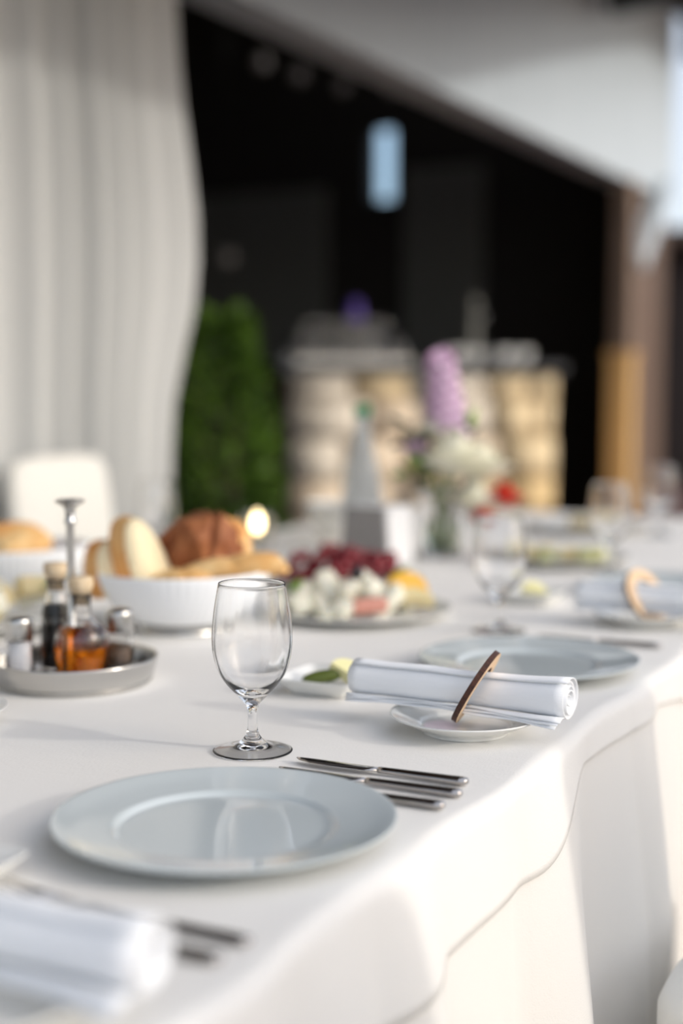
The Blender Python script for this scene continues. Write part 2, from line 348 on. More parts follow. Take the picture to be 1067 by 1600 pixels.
def fold(y, drop, seed, amp):
    """outward bulge of the hanging cloth"""
    k = min(1.0, drop/0.30)
    f = 0.5+0.5*math.sin(y*15.0 + 1.3*math.sin(y*4.1+seed) + seed + drop*1.1)
    g = abs(math.sin(y*19.0 + seed*2.3 + 0.9*math.sin(y*7) - drop*0.5))
    return amp*(k**0.8)*(0.62*f**1.5 + 0.38*g)
def make_cloth(name, m, zt, off, drops, hem=None, amp=0.05, seed=0.0, nx=70, ny=300, nd=26, wr=0.0):
    """a cloth over the table: arclength profile across, falling over both long edges and the far end"""
    R = 0.013
    x0, x1, y0, y1 = TX0-off+0.0, TX1+off, TY0-off, TY1+off
    us = []                                                    # (kind, param)
    for i in range(nd, 0, -1): us.append(('L', i/nd))
    for i in range(nx+1): us.append(('T', i/nx))
    for i in range(1, nd+1): us.append(('R', i/nd))
    vs = [('N', i/8) for i in range(8, 0, -1)] + [('T', i/ny) for i in range(ny+1)] + [('F', i/14) for i in range(1, 15)]
    V, Fc = [], []
    def edge(d):
        """distance fallen d along the cloth past the edge start -> (outward, down) with a round shoulder"""
        q = R*PI/2
        if d < q: a = d/R; return R*math.sin(a), R*(1-math.cos(a))
        return R, R + d - q
    for kv, v in vs:
        dv = 0.0
        if kv == 'T': y = y0 + (y1-y0)*v
        else: y = y0 if kv == 'N' else y1; dv = v*drops[1]
        for ku, u in us:
            du = 0.0
            if ku == 'T': x = x0 + (x1-x0)*u
            else:
                x = x0 if ku == 'L' else x1
                dr = drops[0]
                if ku == 'R' and hem: dr = hem(y)
                du = (u**1.25)*dr
            z = zt; X, Y = x, y
            if ku == 'T' and kv == 'T':
                z += wr*(noise.noise(Vector((x*3.0, y*7.0, seed)))*0.6 + noise.noise(Vector((x*9, y*4, seed+5)))*0.4)
                ex = min(x1-x, x-x0)
            if du > 0:
                o, dn = edge(du); f = fold(y, du, seed, amp)
                X = x + (o+f)*(1 if ku == 'R' else -1); z = zt - dn
            if dv > 0:
                o, dn = edge(dv); f = fold(x+3, dv, seed, amp)
                Y = y + (o+f)*(1 if kv == 'F' else -1)
                z = min(z, zt - dn)
            if ku == 'T' and kv == 'T':
                V.append((X + (0.004*math.sin(y*11+seed)+0.003*math.sin(y*27))*max(0, (x-x1+0.05)/0.05), Y, z))
            elif ku == 'R':
                V.append((X + (0.004*math.sin(y*11+seed)+0.003*math.sin(y*27)), Y, z))
            else: V.append((X, Y, z))
    W = len(us)
    for j in range(len(vs)-1):
        for i in range(W-1):
            a = j*W+i; Fc.append((a, a+1, a+W+1, a+W))
    o = mesh(name, V, Fc, m)
    if max(o.data.polygons, key=lambda p: abs(p.normal.z)).normal.z < 0: o.data.flip_normals()
    md = o.modifiers.new('thickness', 'SOLIDIFY'); md.thickness = 0.0008; md.offset = -1
    return o
under = make_cloth('tablecloth', M['under'], TZ-0.004, 0.0, (0.70, 0.70), amp=0.055, seed=0.4, nd=30, ny=360)
tag(under, 'ivory floor-length tablecloth falling in folds to the terrace floor', 'tablecloth')
def hem(y):
    d = 0.115 + 0.006*math.sin(y*9)
    t = max(0, min(1, (y-1.28)/0.20)); d -= 0.07*t*t*(3-2*t)
    t = max(0, min(1, (y-1.7)/0.5)); d += 0.07*t*t*(3-2*t)
    return d
over = make_cloth('table_overlay', M['cloth'], TZ, 0.0035, (0.12, 0.12), hem=hem, amp=0.055, seed=0.4, nx=110, nd=16, ny=420, wr=0.0005)
tag(over, 'ivory overlay cloth with a short hem lying over the long tablecloth', 'tablecloth')
ZT = TZ + 0.0007                           # where things stand

# ================================================================== TABLEWARE
def plate_profile(r, h, well, foot):
    """open china plate: underside, rim edge, upper side"""
    return smoothprof([(0.0, 0.004), (foot-0.006, 0.004), (foot-0.003, 0.0), (foot, 0.0), (foot+0.003, 0.003)], 2)[:-1] + \
        smoothprof([(foot+0.003, 0.0035), (well+0.004, 0.006), (r*0.86, h*0.62), (r-0.002, h-0.003), (r, h-0.0008), (r-0.0012, h+0.0004),
                    (r*0.86, h*0.62+0.0035), (well+0.014, 0.0125), (well+0.006, 0.0115), (well+0.001, 0.0086), (well-0.004, 0.0072), (well*0.6, 0.007), (0.0, 0.007)], 4)
SP = 0.755
PY = [0.982 + SP*(k-1) for k in range(5)]        # plate centres along the table; PY[1] is the sharp one
plate = thing('dinner_plate', 'large pale blue-grey dinner plate in front of the sharp wine goblet', 'plate', (-0.122, PY[1], ZT))
lathe('dish', plate_profile(0.1415, 0.019, 0.088, 0.075), 128, M['china'], plate)
dup(plate, (-0.120, PY[2], ZT), 0, 'pale dinner plate just behind the first rolled napkin with wooden ring')
dup(plate, (-0.120, PY[3], ZT), 0, 'blurred dinner plate at the right frame edge behind the second ringed napkin')

def goblet(name, label, loc, n=96, ribs=True):
    g = thing(name, label, 'wine glass', loc, 0, 'stemmed water goblets on the table')
    outer = [(0.0100, 0.0128), (0.0066, 0.0180), (0.0050, 0.0270), (0.0047, 0.0380), (0.0060, 0.0455), (0.0090, 0.0505), (0.0150, 0.0570), (0.0265, 0.0695),
             (0.0345, 0.0825), (0.0393, 0.0985), (0.0408, 0.1140), (0.0400, 0.1310), (0.0377, 0.1500), (0.0340, 0.1712)]
    inner = [(0.0333, 0.1712), (0.0370, 0.1500), (0.0392, 0.1310), (0.0399, 0.1140), (0.0380, 0.0990), (0.0328, 0.0835), (0.0240, 0.0715), (0.0120, 0.0630), (0.0, 0.0602)]
    foot = [(0.0, 0.0062), (0.008, 0.0056), (0.018, 0.0034), (0.030, 0.0011), (0.0388, 0.0), (0.0402, 0.0006), (0.0398, 0.0014), (0.0300, 0.0028), (0.0180, 0.0058), (0.0100, 0.0128)]
    po = smoothprof(outer, 4); pi_ = smoothprof(inner, 4); pf = smoothprof(foot, 3)[:-1]
    prof = pf + po + [(0.03385, 0.1719), (0.0336, 0.17225), (0.0334, 0.1719)] + pi_; n0 = len(pf) + len(po) + 3
    def wob(i, a):
        if not ribs or i < n0: return 1.0
        z = prof[i][1]; k = max(0, min(1, (z-0.066)/0.02))*max(0, min(1, (0.170-z)/0.02))
        return 1.0 + 0.0028*k*math.sin(a*17 + 0.8*math.sin(a*3))*(0.6+0.4*math.sin(a*5+1))
    lathe('bowl_and_stem', prof, n, M['glass'], g, wob=wob)
    return g
g1 = goblet('wine_goblet', 'sharp clear stemmed goblet standing behind the nearest dinner plate', (-0.238, 1.228, ZT))
dup(g1, (-0.256, 1.995, ZT), 0, 'blurred clear goblet standing left of the second dinner plate')
dup(g1, (-0.300, 2.745, ZT), 0, 'blurred clear goblet before the golden post, at the right')
dup(g1, (-1.16, 2.43, ZT), 0, 'faint goblet across the table left of the bread basket, before the curtain')
dup(g1, (-0.37, 3.42, ZT), 0, 'small blurred goblet at the far end of the table on the right')
dup(g1, (-1.12, 3.30, ZT), 0, 'small blurred goblet at the far end of the table, left of the flowers')

# ---- cutlery lies across the table, handle ends at the edge
def strip(name, secs, m, parent):
    """secs: (x, half width, z centre, half thickness, y shift) -> lens-shaped bar along x"""
    V, Fc = [], []; n = 8
    for (x, w, z, t, ys) in secs:
        for k in range(n):
            a = 2*PI*k/n; V.append((x, ys + w*math.cos(a), z + t*math.copysign(abs(math.sin(a))**0.7, math.sin(a))))
    for i in range(len(secs)-1):
        for k in range(n): Fc.append((i*n+k, i*n+(k+1) % n, (i+1)*n+(k+1) % n, (i+1)*n+k))
    Fc.append(tuple(range(n))); Fc.append(tuple(range((len(secs)-1)*n, len(secs)*n)))
    return mesh(name, V, Fc, m, parent)
def knife(label, loc, L=0.186, rz=0.0):
    k = thing('table_knife', label, 'knife', loc, rz, 'knives lying at the table edge')
    h = L*0.50
    strip('handle', [(0, .0030, .0042, .0020, 0), (-.002, .0058, .0042, .0034, 0), (-.008, .0072, .0042, .0038, 0), (-h*.5, .0060, .0042, .0034, 0), (-h*.93, .0046, .0042, .0030, 0), (-h, .0050, .0042, .0028, 0)], M['cutlery'], k)
    strip('blade', [(-h, .0052, .0042, .0016, 0), (-h-.012, .0088, .0042, .0011, -.0010), (-h-.050, .0094, .0042, .0009, -.0008), (-L+.020, .0086, .0042, .0008, 0), (-L+.006, .0052, .0042, .0007, .0022), (-L, .0012, .0042, .0005, .0045)], M['cutlery'], k)
    return k
k1 = knife('longest sharp steel knife beside the goblet foot, farthest of three', (0.004, 1.207, ZT), 0.182)
k2 = knife('middle one of three steel knives between plate and ringed napkin', (0.013, 1.169, ZT), 0.190)
k3 = knife('shortest of three knives, lying closest to the nearest dinner plate', (0.013, 1.128, ZT), 0.165)
dup(k1, (-0.002, PY[2]+0.226, ZT), 0, 'blurred steel knife at the table edge beyond the second dinner plate')
def fork(label, loc, L=0.20):
    f = thing('table_fork', label, 'fork', loc, 0, 'forks lying left of the nearest plate')
    strip('handle', [(0, .0040, .0040, .0022, 0), (-.006, .0070, .0040, .0026, 0), (-L*.35, .0048, .0050, .0022, 0), (-L*.60, .0030, .0065, .0020, 0), (-L*.66, .0060, .0050, .0016, 0), (-L*.72, .0110, .0040, .0014, 0), (-L*.78, .0118, .0045, .0013, 0)], M['cutlery'], f)
    for j in range(4):
        yy = (j-1.5)*0.0064
        strip('tine', [(-L*.77, .0019, .0045, .0012, yy), (-L*.88, .0017, .0060, .0011, yy), (-L, .0007, .0110, .0007, yy)], M['cutlery'], f)
    return f
f1 = fork('blurred steel fork next to the nearest plate, above the other fork', (0.013, 0.791, ZT), 0.212)
dup(f1, (0.011, 0.757, ZT), 0, 'blurred steel fork between the other fork and the foreground napkin')

# ---- saucers, rolled napkins, wooden rings
SY = [PY[k]-0.338 for k in range(5)]             # SY[1]: foreground, SY[2]: sharp-ish, SY[3]: far right
sauc_prof = smoothprof([(0.0, 0.003), (0.040, 0.003), (0.042, 0.0), (0.046, 0.0), (0.048, 0.004), (0.062, 0.010), (0.0795, 0.0185), (0.0805, 0.0200), (0.0790, 0.0202),
                        (0.062, 0.0130), (0.050, 0.0085), (0.044, 0.0066), (0.0, 0.0060)], 3)
saucer = thing('bread_plate', 'small white bread plate under the rolled napkin with wooden ring', 'plate', (-0.074, SY[2], ZT), 0, 'small bread plates under the rolled napkins')
lathe('dish', sauc_prof, 80, M['white_china'], saucer)
dup(saucer, (-0.085, SY[1]-0.004, ZT), 0, 'blurred white bread plate at the bottom left under the foreground napkin')
dup(saucer, (-0.074, SY[3], ZT), 0, 'blurred bread plate at the right frame edge under the second ringed napkin')
def make_napkin(label, loc, rz, L=0.250, xl=0.0, ring=None):
    g = thing('rolled_napkin', label, 'napkin', loc, rz, 'rolled white napkins on bread plates')
    # local: axis along x, from -L .. 0 ; roll centre at z = 0
    turns, n, r0, r1, th = 4.2, 30, 0.0035, 0.0232, 0.0017
    N = int(turns*n); sec = []
    for i in range(N+1):
        t = i/N; a = 2*PI*turns*t + 0.9; r = r0 + (r1-r0)*(t**0.85)
        r *= 1 + 0.02*math.sin(a*2+1)
        sec.append((math.cos(a), math.sin(a), r))
    nx = 22; V, Fc = [], []
    for j in range(nx+1):
        x = -L*j/nx; s = 0.90 + 0.02*math.sin(j*0.9+1) + 0.11*max(0, (0.07-abs(x))/0.07)
        if ring is not None: s *= 1 - 0.05*math.exp(-((x-ring)/0.03)**2)
        for (ca, sa, r) in sec:
            tw = 0.10*math.sin(j*0.3)
            V.append((x + 0.0015*math.sin(r*900), (r*s)*ca, (r*s)*sa)); 
        for (ca, sa, r) in sec:
            rr = r*s - th*(0.85 if r > r0*1.6 else 0.5)
            V.append((x + 0.0015*math.sin(r*900), rr*ca, rr*sa))
    m = N+1; W = 2*m
    for j in range(nx):
        for i in range(N):
            a = j*W+i; Fc.append((a, a+1, a+W+1, a+W)); b = a+m; Fc.append((b+1, b, b+W, b+W+1))
        a = j*W+N; Fc.append((a, a+m, a+m+W, a+W)); a = j*W; Fc.append((a+m, a, a+W, a+m+W))
    for i in range(N):
        Fc.append((i+1, i, i+m, i+m+1)); q = nx*W; Fc.append((q+i, q+i+1, q+i+m+1, q+i+m))
    mesh('roll', V, Fc, M['napkin'], g)
    # loose lower layers hanging under the roll, on the camera side
    for s in range(3):
        V, Fc = [], []; nxx, ny_ = 24, 7
        for j in range(nxx+1):
            u = j/nxx; x = -L*u*(1-0.01*s) - 0.002*s
            right = max(0, 1-u*1.6); left = max(0, (u-0.55)/0.45)
            out = 0.002 + 0.012*right**1.5 + 0.006*left + 0.0016*s + 0.0012*math.sin(u*13+s)
            dz = -0.004 - 0.0045*right - 0.0015*left
            for i in range(ny_+1):
                t = i/ny_
                y0_, z0_ = -0.0165, -0.0110 - 0.0016*s
                V.append((x, y0_ - out*t + 0.006*(1-t)*s, z0_ + dz*t*t - 0.0010*s*t + 0.0006*math.sin(u*20+s*2)*t - 0.006*(1-t)))
        for j in range(nxx):
            for i in range(ny_):
                a = j*(ny_+1)+i; Fc.append((a, a+1, a+ny_+2, a+ny_+1))
        o = mesh('loose_layer', V, Fc, M['napkin'], g); md = o.modifiers.new('t', 'SOLIDIFY'); md.thickness = 0.0009
    return g
NZ = ZT + 0.0455
nap = make_napkin('white napkin rolled through a dark-edged wooden ring, on a bread plate', (0.040, SY[2]+0.004, NZ), math.radians(-1.5), ring=-0.10)
nap3 = dup(nap, (0.075, SY[3]-0.012, NZ), math.radians(2), 'blurred rolled napkin at the right frame edge, behind the second dinner plate')
nap1 = make_napkin('large blurred rolled napkin in the bottom left foreground', (0.026, SY[1]+0.012, NZ), math.radians(0), L=0.26)
def make_ring(label, loc, tilt, rz):
    """flat plywood ring: pale faces, dark burnt outer edge"""
    ro, ri, t = 0.0440, 0.0262, 0.0060
    V, Fc, mi = [], [], []; n = 72
    for k in range(n):
        a = 2*PI*k/n; ca, sa = math.cos(a), math.sin(a)
        for (r, z) in ((ri, -t/2), (ro, -t/2), (ro, t/2), (ri, t/2)): V.append((r*ca, r*sa, z))
    for k in range(n):
        a = 4*k; b = 4*((k+1) % n)
        for q in range(4):
            Fc.append((a+q, a+(q+1) % 4, b+(q+1) % 4, b+q)); mi.append(1 if q in (1, 3) else 0)
    me = bpy.data.meshes.new('wooden_napkin_ring'); me.from_pydata(V, [], Fc); me.materials.append(M['wood_light']); me.materials.append(M['wood_burnt'])
    me.polygons.foreach_set('material_index', mi); me.update()
    o = bpy.data.objects.new('wooden_napkin_ring', me); COL.objects.link(o)
    o.location = loc; o.rotation_euler = (0, tilt, rz)
    return tag(o, label, 'napkin ring', 'plywood rings around the napkins')
make_ring('sharp plywood ring with dark burnt edge around the nearer ringed napkin', (-0.063, SY[2]+0.002, NZ+0.004), math.radians(90+30), math.radians(8))
make_ring('blurred plywood ring around the far right napkin', (-0.072, SY[3]-0.010, NZ), math.radians(90-28), math.radians(-20))

# ---- square relish dishes
def square_dish(label, loc, rz, s=0.054):
    d = thing('square_dish', label, 'dish', loc, rz, 'small square relish dishes')
    V, Fc = [], []; n = 48
    prof = [(0.0, 0.002), (0.55, 0.002), (0.60, 0.0), (0.66, 0.0), (0.70, 0.004), (0.98, 0.0185), (1.0, 0.0200), (0.985, 0.0208), (0.95, 0.0190), (0.68, 0.0065), (0.60, 0.005), (0.0, 0.005)]
    for (k, z) in prof:
        for i in range(n):
            a = 2*PI*i/n; c, s_ = math.cos(a), math.sin(a); e = 0.22
            V.append((s*k*math.copysign(abs(c)**e, c), s*k*math.copysign(abs(s_)**e, s_), z))
    for j in range(len(prof)-1):
        for i in range(n): Fc.append((j*n+i, j*n+(i+1) % n, (j+1)*n+(i+1) % n, (j+1)*n+i))
    mesh('dish', V, Fc, M['white_china'], d); return d
sq = square_dish('white square dish of relish at the left end of the nearer ringed napkin', (-0.298, 1.515, ZT), 0)
dup(sq, (-0.254, 0.782, ZT), 0, 'white square dish corner at the left frame edge beside the nearest plate')
dup(sq, (-0.305, 2.29, ZT), 0, 'small blurred square dish between the second plate and the second ringed napkin')
def wedge(name, label, cat, m, loc, rot, r=0.022, t=0.011, group=None):
    V, Fc = [], []; n = 10
    for z in (-t/2, t/2):
        V.append((0, 0, z))
        for i in range(n+1):
            a = PI*i/n; V.append((r*math.cos(a), r*math.sin(a), z))
    k = n+2
    for i in range(1, n+1): Fc.append((0, i, i+1)); Fc.append((k, k+i+1, k+i)); Fc.append((i, k+i, k+i+1, i+1))
    Fc.append((0, k, k+1, 1)); Fc.append((0, n+1, k+n+1, k))
    o = mesh(name, V, Fc, m, None, loc, smooth=False); o.rotation_euler = rot
    return tag(o, label, cat, group)
blob('gherkin', (0.026, 0.009, 0.008), M['gherkin'], None, (-0.305, 1.512, ZT+0.0165), amp=0.15, seed=3, rot=(0, -0.15, 0.5))['label'] = 'dark green gherkin on the square dish by the ringed napkin'
bpy.data.objects['gherkin']['category'] = 'pickle'
wedge('lemon_wedge', 'pale lemon wedge beside the gherkin on the square dish', 'lemon', M['lemon'], (-0.278, 1.520, ZT+0.018), (0.5, 0.5, 0.2), 0.022, 0.016)
wedge('lemon_wedge', 'small blurred lemon wedge on the farther square dish', 'lemon', M['lemon'], (-0.300, 2.285, ZT+0.016), (0.6, 0.3, 0.4), 0.022, 0.014)

# ---- oil and vinegar caddy
CX_, CY_ = -0.606, 1.420
cd = thing('condiment_caddy', 'round steel condiment tray with a tall knobbed handle', 'caddy', (CX_, CY_, ZT))
lathe('tray', smoothprof([(0.0, 0.003), (0.088, 0.003), (0.091, 0.0), (0.094, 0.0005), (0.099, 0.012), (0.1035, 0.030)], 3) + smoothprof([(0.1045, 0.031), (0.1040, 0.0325), (0.1020, 0.0325), (0.1005, 0.030), (0.097, 0.012), (0.094, 0.0062), (0.09, 0.0055), (0.0, 0.0055)], 3), 96, M['steel'], cd)
hnd = lathe('handle', [(0.0, 0.0055), (0.010, 0.0055), (0.010, 0.008), (0.0050, 0.010), (0.0050, 0.196), (0.0076, 0.198), (0.0076, 0.2015), (0.0060, 0.204), (0.0058, 0.212), (0.0, 0.212)], 40, M['steel'], cd, loc=(-0.006, 0.004, 0))
lathe('knob', [(0.0, 0.2115)] + smoothprof([(0.0062, 0.212), (0.0085, 0.2185), (0.0150, 0.2225), (0.0182, 0.2250), (0.0180, 0.2268), (0.012, 0.2285), (0.0, 0.2290)], 4), 40, M['steel'], hnd)
Z0 = ZT + 0.0062
def cruet(label, loc, r, h_body, h_neck, r_neck, liquid, level, cork_top):
    b = thing('cruet_bottle', label, 'bottle', loc, 0, 'corked cruet bottles on the steel tray')
    t = 0.0016
    out = [(0.0, 0.0), (r*0.94, 0.0), (r, 0.003), (r*1.0, h_body*0.62), (r*0.90, h_body*0.82), (r_neck*1.25, h_body*1.02), (r_neck, h_body*1.12), (r_neck*0.95, h_neck-0.004), (r_neck*1.12, h_neck-0.002), (r_neck*1.12, h_neck)]
    inn = [(r_neck-t, h_neck), (r_neck-t, h_body*1.10), (r_neck*1.2-t, h_body*1.01), (r*0.88-t, h_body*0.80), (r-t, h_body*0.61), (r-t, 0.005), (r*0.9-t, 0.004), (0, 0.004)]
    lathe('bottle', smoothprof(out[1:], 3)[:0] + out[:3] + smoothprof(out[3:8], 3) + out[8:] + inn[:1] + smoothprof(inn[1:6], 3) + inn[6:], 56, M['glass'], b)
    # liquid fills the inside up to the level
    e = -0.0003; pr = [(0.0, 0.0036), (r*0.9-t-e, 0.0036), (r-t-e, 0.0050)]
    for (rr, zz) in smoothprof(list(reversed(inn[1:5])), 5):
        if zz < level and zz > 0.006: pr.append((rr-e, zz))
    pr.append((pr[-1][0]-0.0002, level)); pr.append((0.0, level))
    lathe('liquid', pr, 48, liquid, b)
    c = h_neck
    lathe('cork', [(0.0, c-0.014), (r_neck-t-0.0004, c-0.014), (r_neck-t-0.0003, c+0.0005), (r_neck*1.04, c+0.0010), (r_neck*1.10, c+0.006), (cork_top*0.95, c+0.0075), (cork_top, c+0.0095), (cork_top, c+0.0180), (cork_top*0.93, c+0.0205), (0, c+0.0208)], 40, M['cork'], b)
    return b
cruet('corked glass bottle of amber oil on the steel condiment tray', (-0.600, 1.428, Z0), 0.0335, 0.072, 0.104, 0.0122, M['oil'], 0.062, 0.0155)
cruet('slim corked bottle of black vinegar behind the tray handle', (-0.656, 1.450, Z0), 0.0200, 0.090, 0.116, 0.0118, M['vinegar'], 0.084, 0.0155)
def shaker(label, loc, fill, level):
    s = thing('condiment_shaker', label, 'shaker', loc, 0, 'glass shakers on the steel tray')
    r, t = 0.0185, 0.0020
    lathe('jar', [(0, 0), (r*0.95, 0), (r, 0.002), (r*0.92, 0.030), (r*0.86, 0.050), (r*0.84, 0.054), (r*0.84-t, 0.054), (r*0.86-t, 0.050), (r*0.92-t, 0.030), (r-t, 0.006), (r*0.9-t, 0.005), (0, 0.005)], 48, M['glass'], s)
    lathe('contents', [(0, 0.0053), (r*0.9-t-.0005, 0.0053), (r-t-.0005, 0.007), (r*0.92-t-.0005, 0.030), (r*0.88-t-.0005, level), (0, level)], 40, fill, s)
    lathe('cap', [(r*0.86, 0.0475), (r*0.92, 0.0475), (r*0.94, 0.049), (r*0.94, 0.0705)] + smoothprof([(r*0.93, 0.0722), (r*0.84, 0.0752), (r*0.5, 0.0775), (0, 0.0782)], 4), 48, M['steel'], s)
    return s
shaker('glass salt shaker with steel cap at the left of the tray', (-0.663, 1.384, Z0), M['salt'], 0.046)
shaker('glass pepper shaker with steel cap at the right of the tray', (-0.587, 1.490, Z0), M['pepper'], 0.020)
lp = dup(saucer, (-0.605, 1.165, ZT), 0, 'white plate rim just entering at the left frame edge below the condiment tray')
del lp['group']

# ---- bread basket
BX, BY = -0.690, 1.800
bk = thing('bread_bowl', 'white fluted bread bowl on a low steel foot', 'bowl', (BX, BY, ZT))
def flut(i, a): return 1 + 0.006*math.sin(a*60)
lathe('bowl', smoothprof([(0.0, 0.014), (0.062, 0.014), (0.085, 0.022), (0.112, 0.048), (0.130, 0.078), (0.134, 0.092), (0.132, 0.0935), (0.128, 0.090), (0.124, 0.078), (0.106, 0.050), (0.080, 0.027), (0.058, 0.020), (0.0, 0.019)], 3), 360, M['napkin'], bk, wob=flut)
lathe('foot', [(0.0, 0.0), (0.066, 0.0), (0.068, 0.002), (0.060, 0.006), (0.056, 0.0135), (0.0, 0.0135)], 64, M['steel'], bk)
def bread_slice(label, loc, rot, w=0.075, h=0.055, d=0.03, crust='crust', grp='cut bread pieces in the fluted bowl'):
    """a cut wedge of loaf: rounded crust above and behind, pale cut face"""
    b = thing('bread_piece', label, 'bread', loc, 0, grp); b.rotation_euler = rot
    V, Fc = [], []; n = 18
    def sec(y, k):
        return [(w/2*k*math.cos(PI*i/n)*(1.0), y, h*k*(max(0.0, math.sin(PI*i/n))**0.8)) for i in range(n+1)]
    rows = [(-d/2, 1.0), (-d/4, 1.03), (0.0, 1.04), (d/4, 1.02), (d/2, 0.9), (d*0.68, 0.62), (d*0.75, 0.25)]
    for y, k in rows: V += sec(y, k)
    m = n+1
    for j in range(len(rows)-1):
        for i in range(n): a = j*m+i; Fc.append((a, a+1, a+m+1, a+m))
        a = j*m; Fc.append((a, a+m, a+m+n, a+n))
    Fc.append(tuple(range((len(rows)-1)*m, len(rows)*m)))
    mesh('crust', V, Fc, M[crust], b)
    V2 = [(x*0.99, -d/2-0.0012, z*0.985) for x, _, z in sec(-d/2, 1.0)] + [(x*0.985, -d/2+0.001, z*0.98) for x, _, z in sec(-d/2, 1.0)]
    mesh('crumb', V2, [tuple(range(m))] + [(i, i+1, m+i+1, m+i) for i in range(n)], M['crumb'], b)
    return b
zb = ZT + 0.045
c2 = math.radians(26.5)
def inb(a, b): return (BX + a*math.cos(c2) - b*math.sin(c2), BY + a*math.sin(c2) + b*math.cos(c2))
def place(a, b, z): x, y = inb(a, b); return (x, y, ZT+z)
bread_slice('small white bread wedge with orange crust at the left end of the bread bowl', place(-0.100, -0.022, 0.062), (-0.15, -0.30, c2+0.75), 0.066, 0.078, 0.046)
bread_slice('tall wedge of white bread leaning in the middle of the bread bowl', place(-0.050, -0.028, 0.066), (-0.15, -0.32, c2+0.80), 0.070, 0.112, 0.050)
bread_slice('dark golden roll half behind the left rolls in the bowl', place(-0.075, 0.040, 0.070), (0.0, -0.2, c2+0.9), 0.070, 0.082, 0.05, 'crust_dark')
bread_slice('brown-crusted bread quarter at the left back of the bowl', place(-0.112, 0.020, 0.062), (0.0, -0.3, c2+1.1), 0.050, 0.050, 0.04, 'crust_dark')
def loaf(name, label, loc, scale, rot, m, seed, amp=0.16, freq=1.6, cuts=True):
    o = blob(name, scale, M[m], None, loc, amp=amp, freq=freq, sub=5, seed=seed, rot=rot,
             fn=(lambda c: Vector((c.x, c.y, c.z - 0.20*scale[2]*max(0, math.cos((c.x+0.4*c.y)/scale[0]*6.5))**6)) if cuts else c))
    return tag(o, label, 'bread', 'bread pieces in the fluted bowl')
loaf('bread_loaf', 'large dark brown ridged loaf chunk at the top of the bread bowl', place(0.026, 0.010, 0.118), (0.058, 0.050, 0.066), (0.5, 0.45, c2), 'crust_dark', 4, 0.2, 1.9)
loaf('bread_loaf', 'pale orange loaf end behind the dark loaf in the bowl', place(0.058, 0.050, 0.110), (0.045, 0.04, 0.055), (0.1, 0.2, c2+0.4), 'crust', 9, 0.1)
loaf('baguette_piece', 'long pale baguette piece pointing right out of the bread bowl', place(0.075, -0.045, 0.097), (0.085, 0.024, 0.020), (0, -0.16, c2+0.05), 'baguette', 6, 0.12)
loaf('baguette_piece', 'second pale baguette end at the right of the bread bowl', place(0.085, -0.005, 0.094), (0.075, 0.022, 0.020), (0, -0.05, c2-0.1), 'baguette', 7, 0.12)
loaf('bread_roll', 'flat golden roll hidden low in the middle of the bowl', place(0.005, -0.055, 0.080), (0.05, 0.03, 0.022), (0, -0.1, c2), 'baguette', 8, 0.1)

# ---- cheese platter
HX, HY = -0.505, 2.020
pt = thing('serving_platter', 'round white platter holding cheese pieces before the grapes', 'platter', (HX, HY, ZT))
lathe('dish', plate_profile(0.150, 0.017, 0.105, 0.090), 96, M['white_china'], pt)
rr = random.Random(21)
def at_view(cx_, cy_, a, b, z): return (cx_ + a*math.cos(c2) - b*math.sin(c2), cy_ + a*math.sin(c2) + b*math.cos(c2), ZT+z)
cheese = [(-0.085, -0.04, .024, .06, .028, .04), (-0.055, -0.06, .022, .065, .02, .03), (-0.015, -0.065, .024, .068, .024, .030), (-0.09, 0.01, .030, .05, .03, .035), (-0.05, 0.0, .036, .055, .025, .04), (-0.02, 0.02, .044, .06, .022, .03),
          (0.015, -0.005, .040, .05, .03, .04), (0.045, -0.03, .026, .065, .024, .034), (0.02, 0.05, .040, .06, .03, .04), (-0.045, 0.055, .042, .05, .03, .04), (0.065, 0.015, .028, .05, .03, .035), (-0.01, -0.03, .05, .055, .02, .03)]
for i, (a, b, z, l, w_, h_) in enumerate(cheese):
    o = box('cheese_piece', at_view(HX, HY, a, b, z), (l, w_, h_*0.75), M['cheese'], None, bev=0.004, smooth=True)
    o.rotation_euler = (rr.uniform(-.5, .5), rr.uniform(-.7, .7), rr.uniform(0, PI))
    tag(o, 'soft white cheese stick heaped on the round platter', 'cheese', 'white cheese sticks on the platter')
wedge('orange_slice', 'bright orange slice at the right side of the cheese platter', 'fruit', M['orange'], at_view(HX, HY, 0.082, 0.04, 0.034), (0.9, 0.1, 0.6), 0.034, 0.016)
wedge('orange_slice', 'yellow-orange slice lying below the bright orange slice', 'fruit', M['cheese_y'], at_view(HX, HY, 0.088, -0.015, 0.026), (0.4, 0.1, 0.4), 0.034, 0.014)
tag(box('ham_roll', at_view(HX, HY, 0.018, -0.055, 0.026), (0.06, 0.024, 0.024), M['ham'], None, bev=0.008, rz=0.9, smooth=True), 'pink rolled ham slice among the cheese sticks', 'ham')
tag(blob('olive', (0.011, 0.011, 0.013), M['olive'], None, at_view(HX, HY, 0.0, -0.02, 0.072)), 'black olive on top of the cheese heap', 'olive')
def leafmesh(name, m, L, W_, loc, rot, parent=None, curl=0.3):
    V, Fc = [], []; n = 8
    for i in range(n+1):
        u = i/n; w_ = W_*math.sin(PI*min(1, u*0.97+0.03))**0.8
        for s in (-1, 0, 1): V.append((L*u, s*w_, curl*L*math.sin(u*2.2)*0.5 + (0.12*w_ if s else 0)))
    for i in range(n):
        for s in range(2): a = i*3+s; Fc.append((a, a+1, a+4, a+3))
    o = mesh(name, V, Fc, m, parent, loc); o.rotation_euler = rot
    md = o.modifiers.new('t', 'SOLIDIFY'); md.thickness = 0.0008; return o
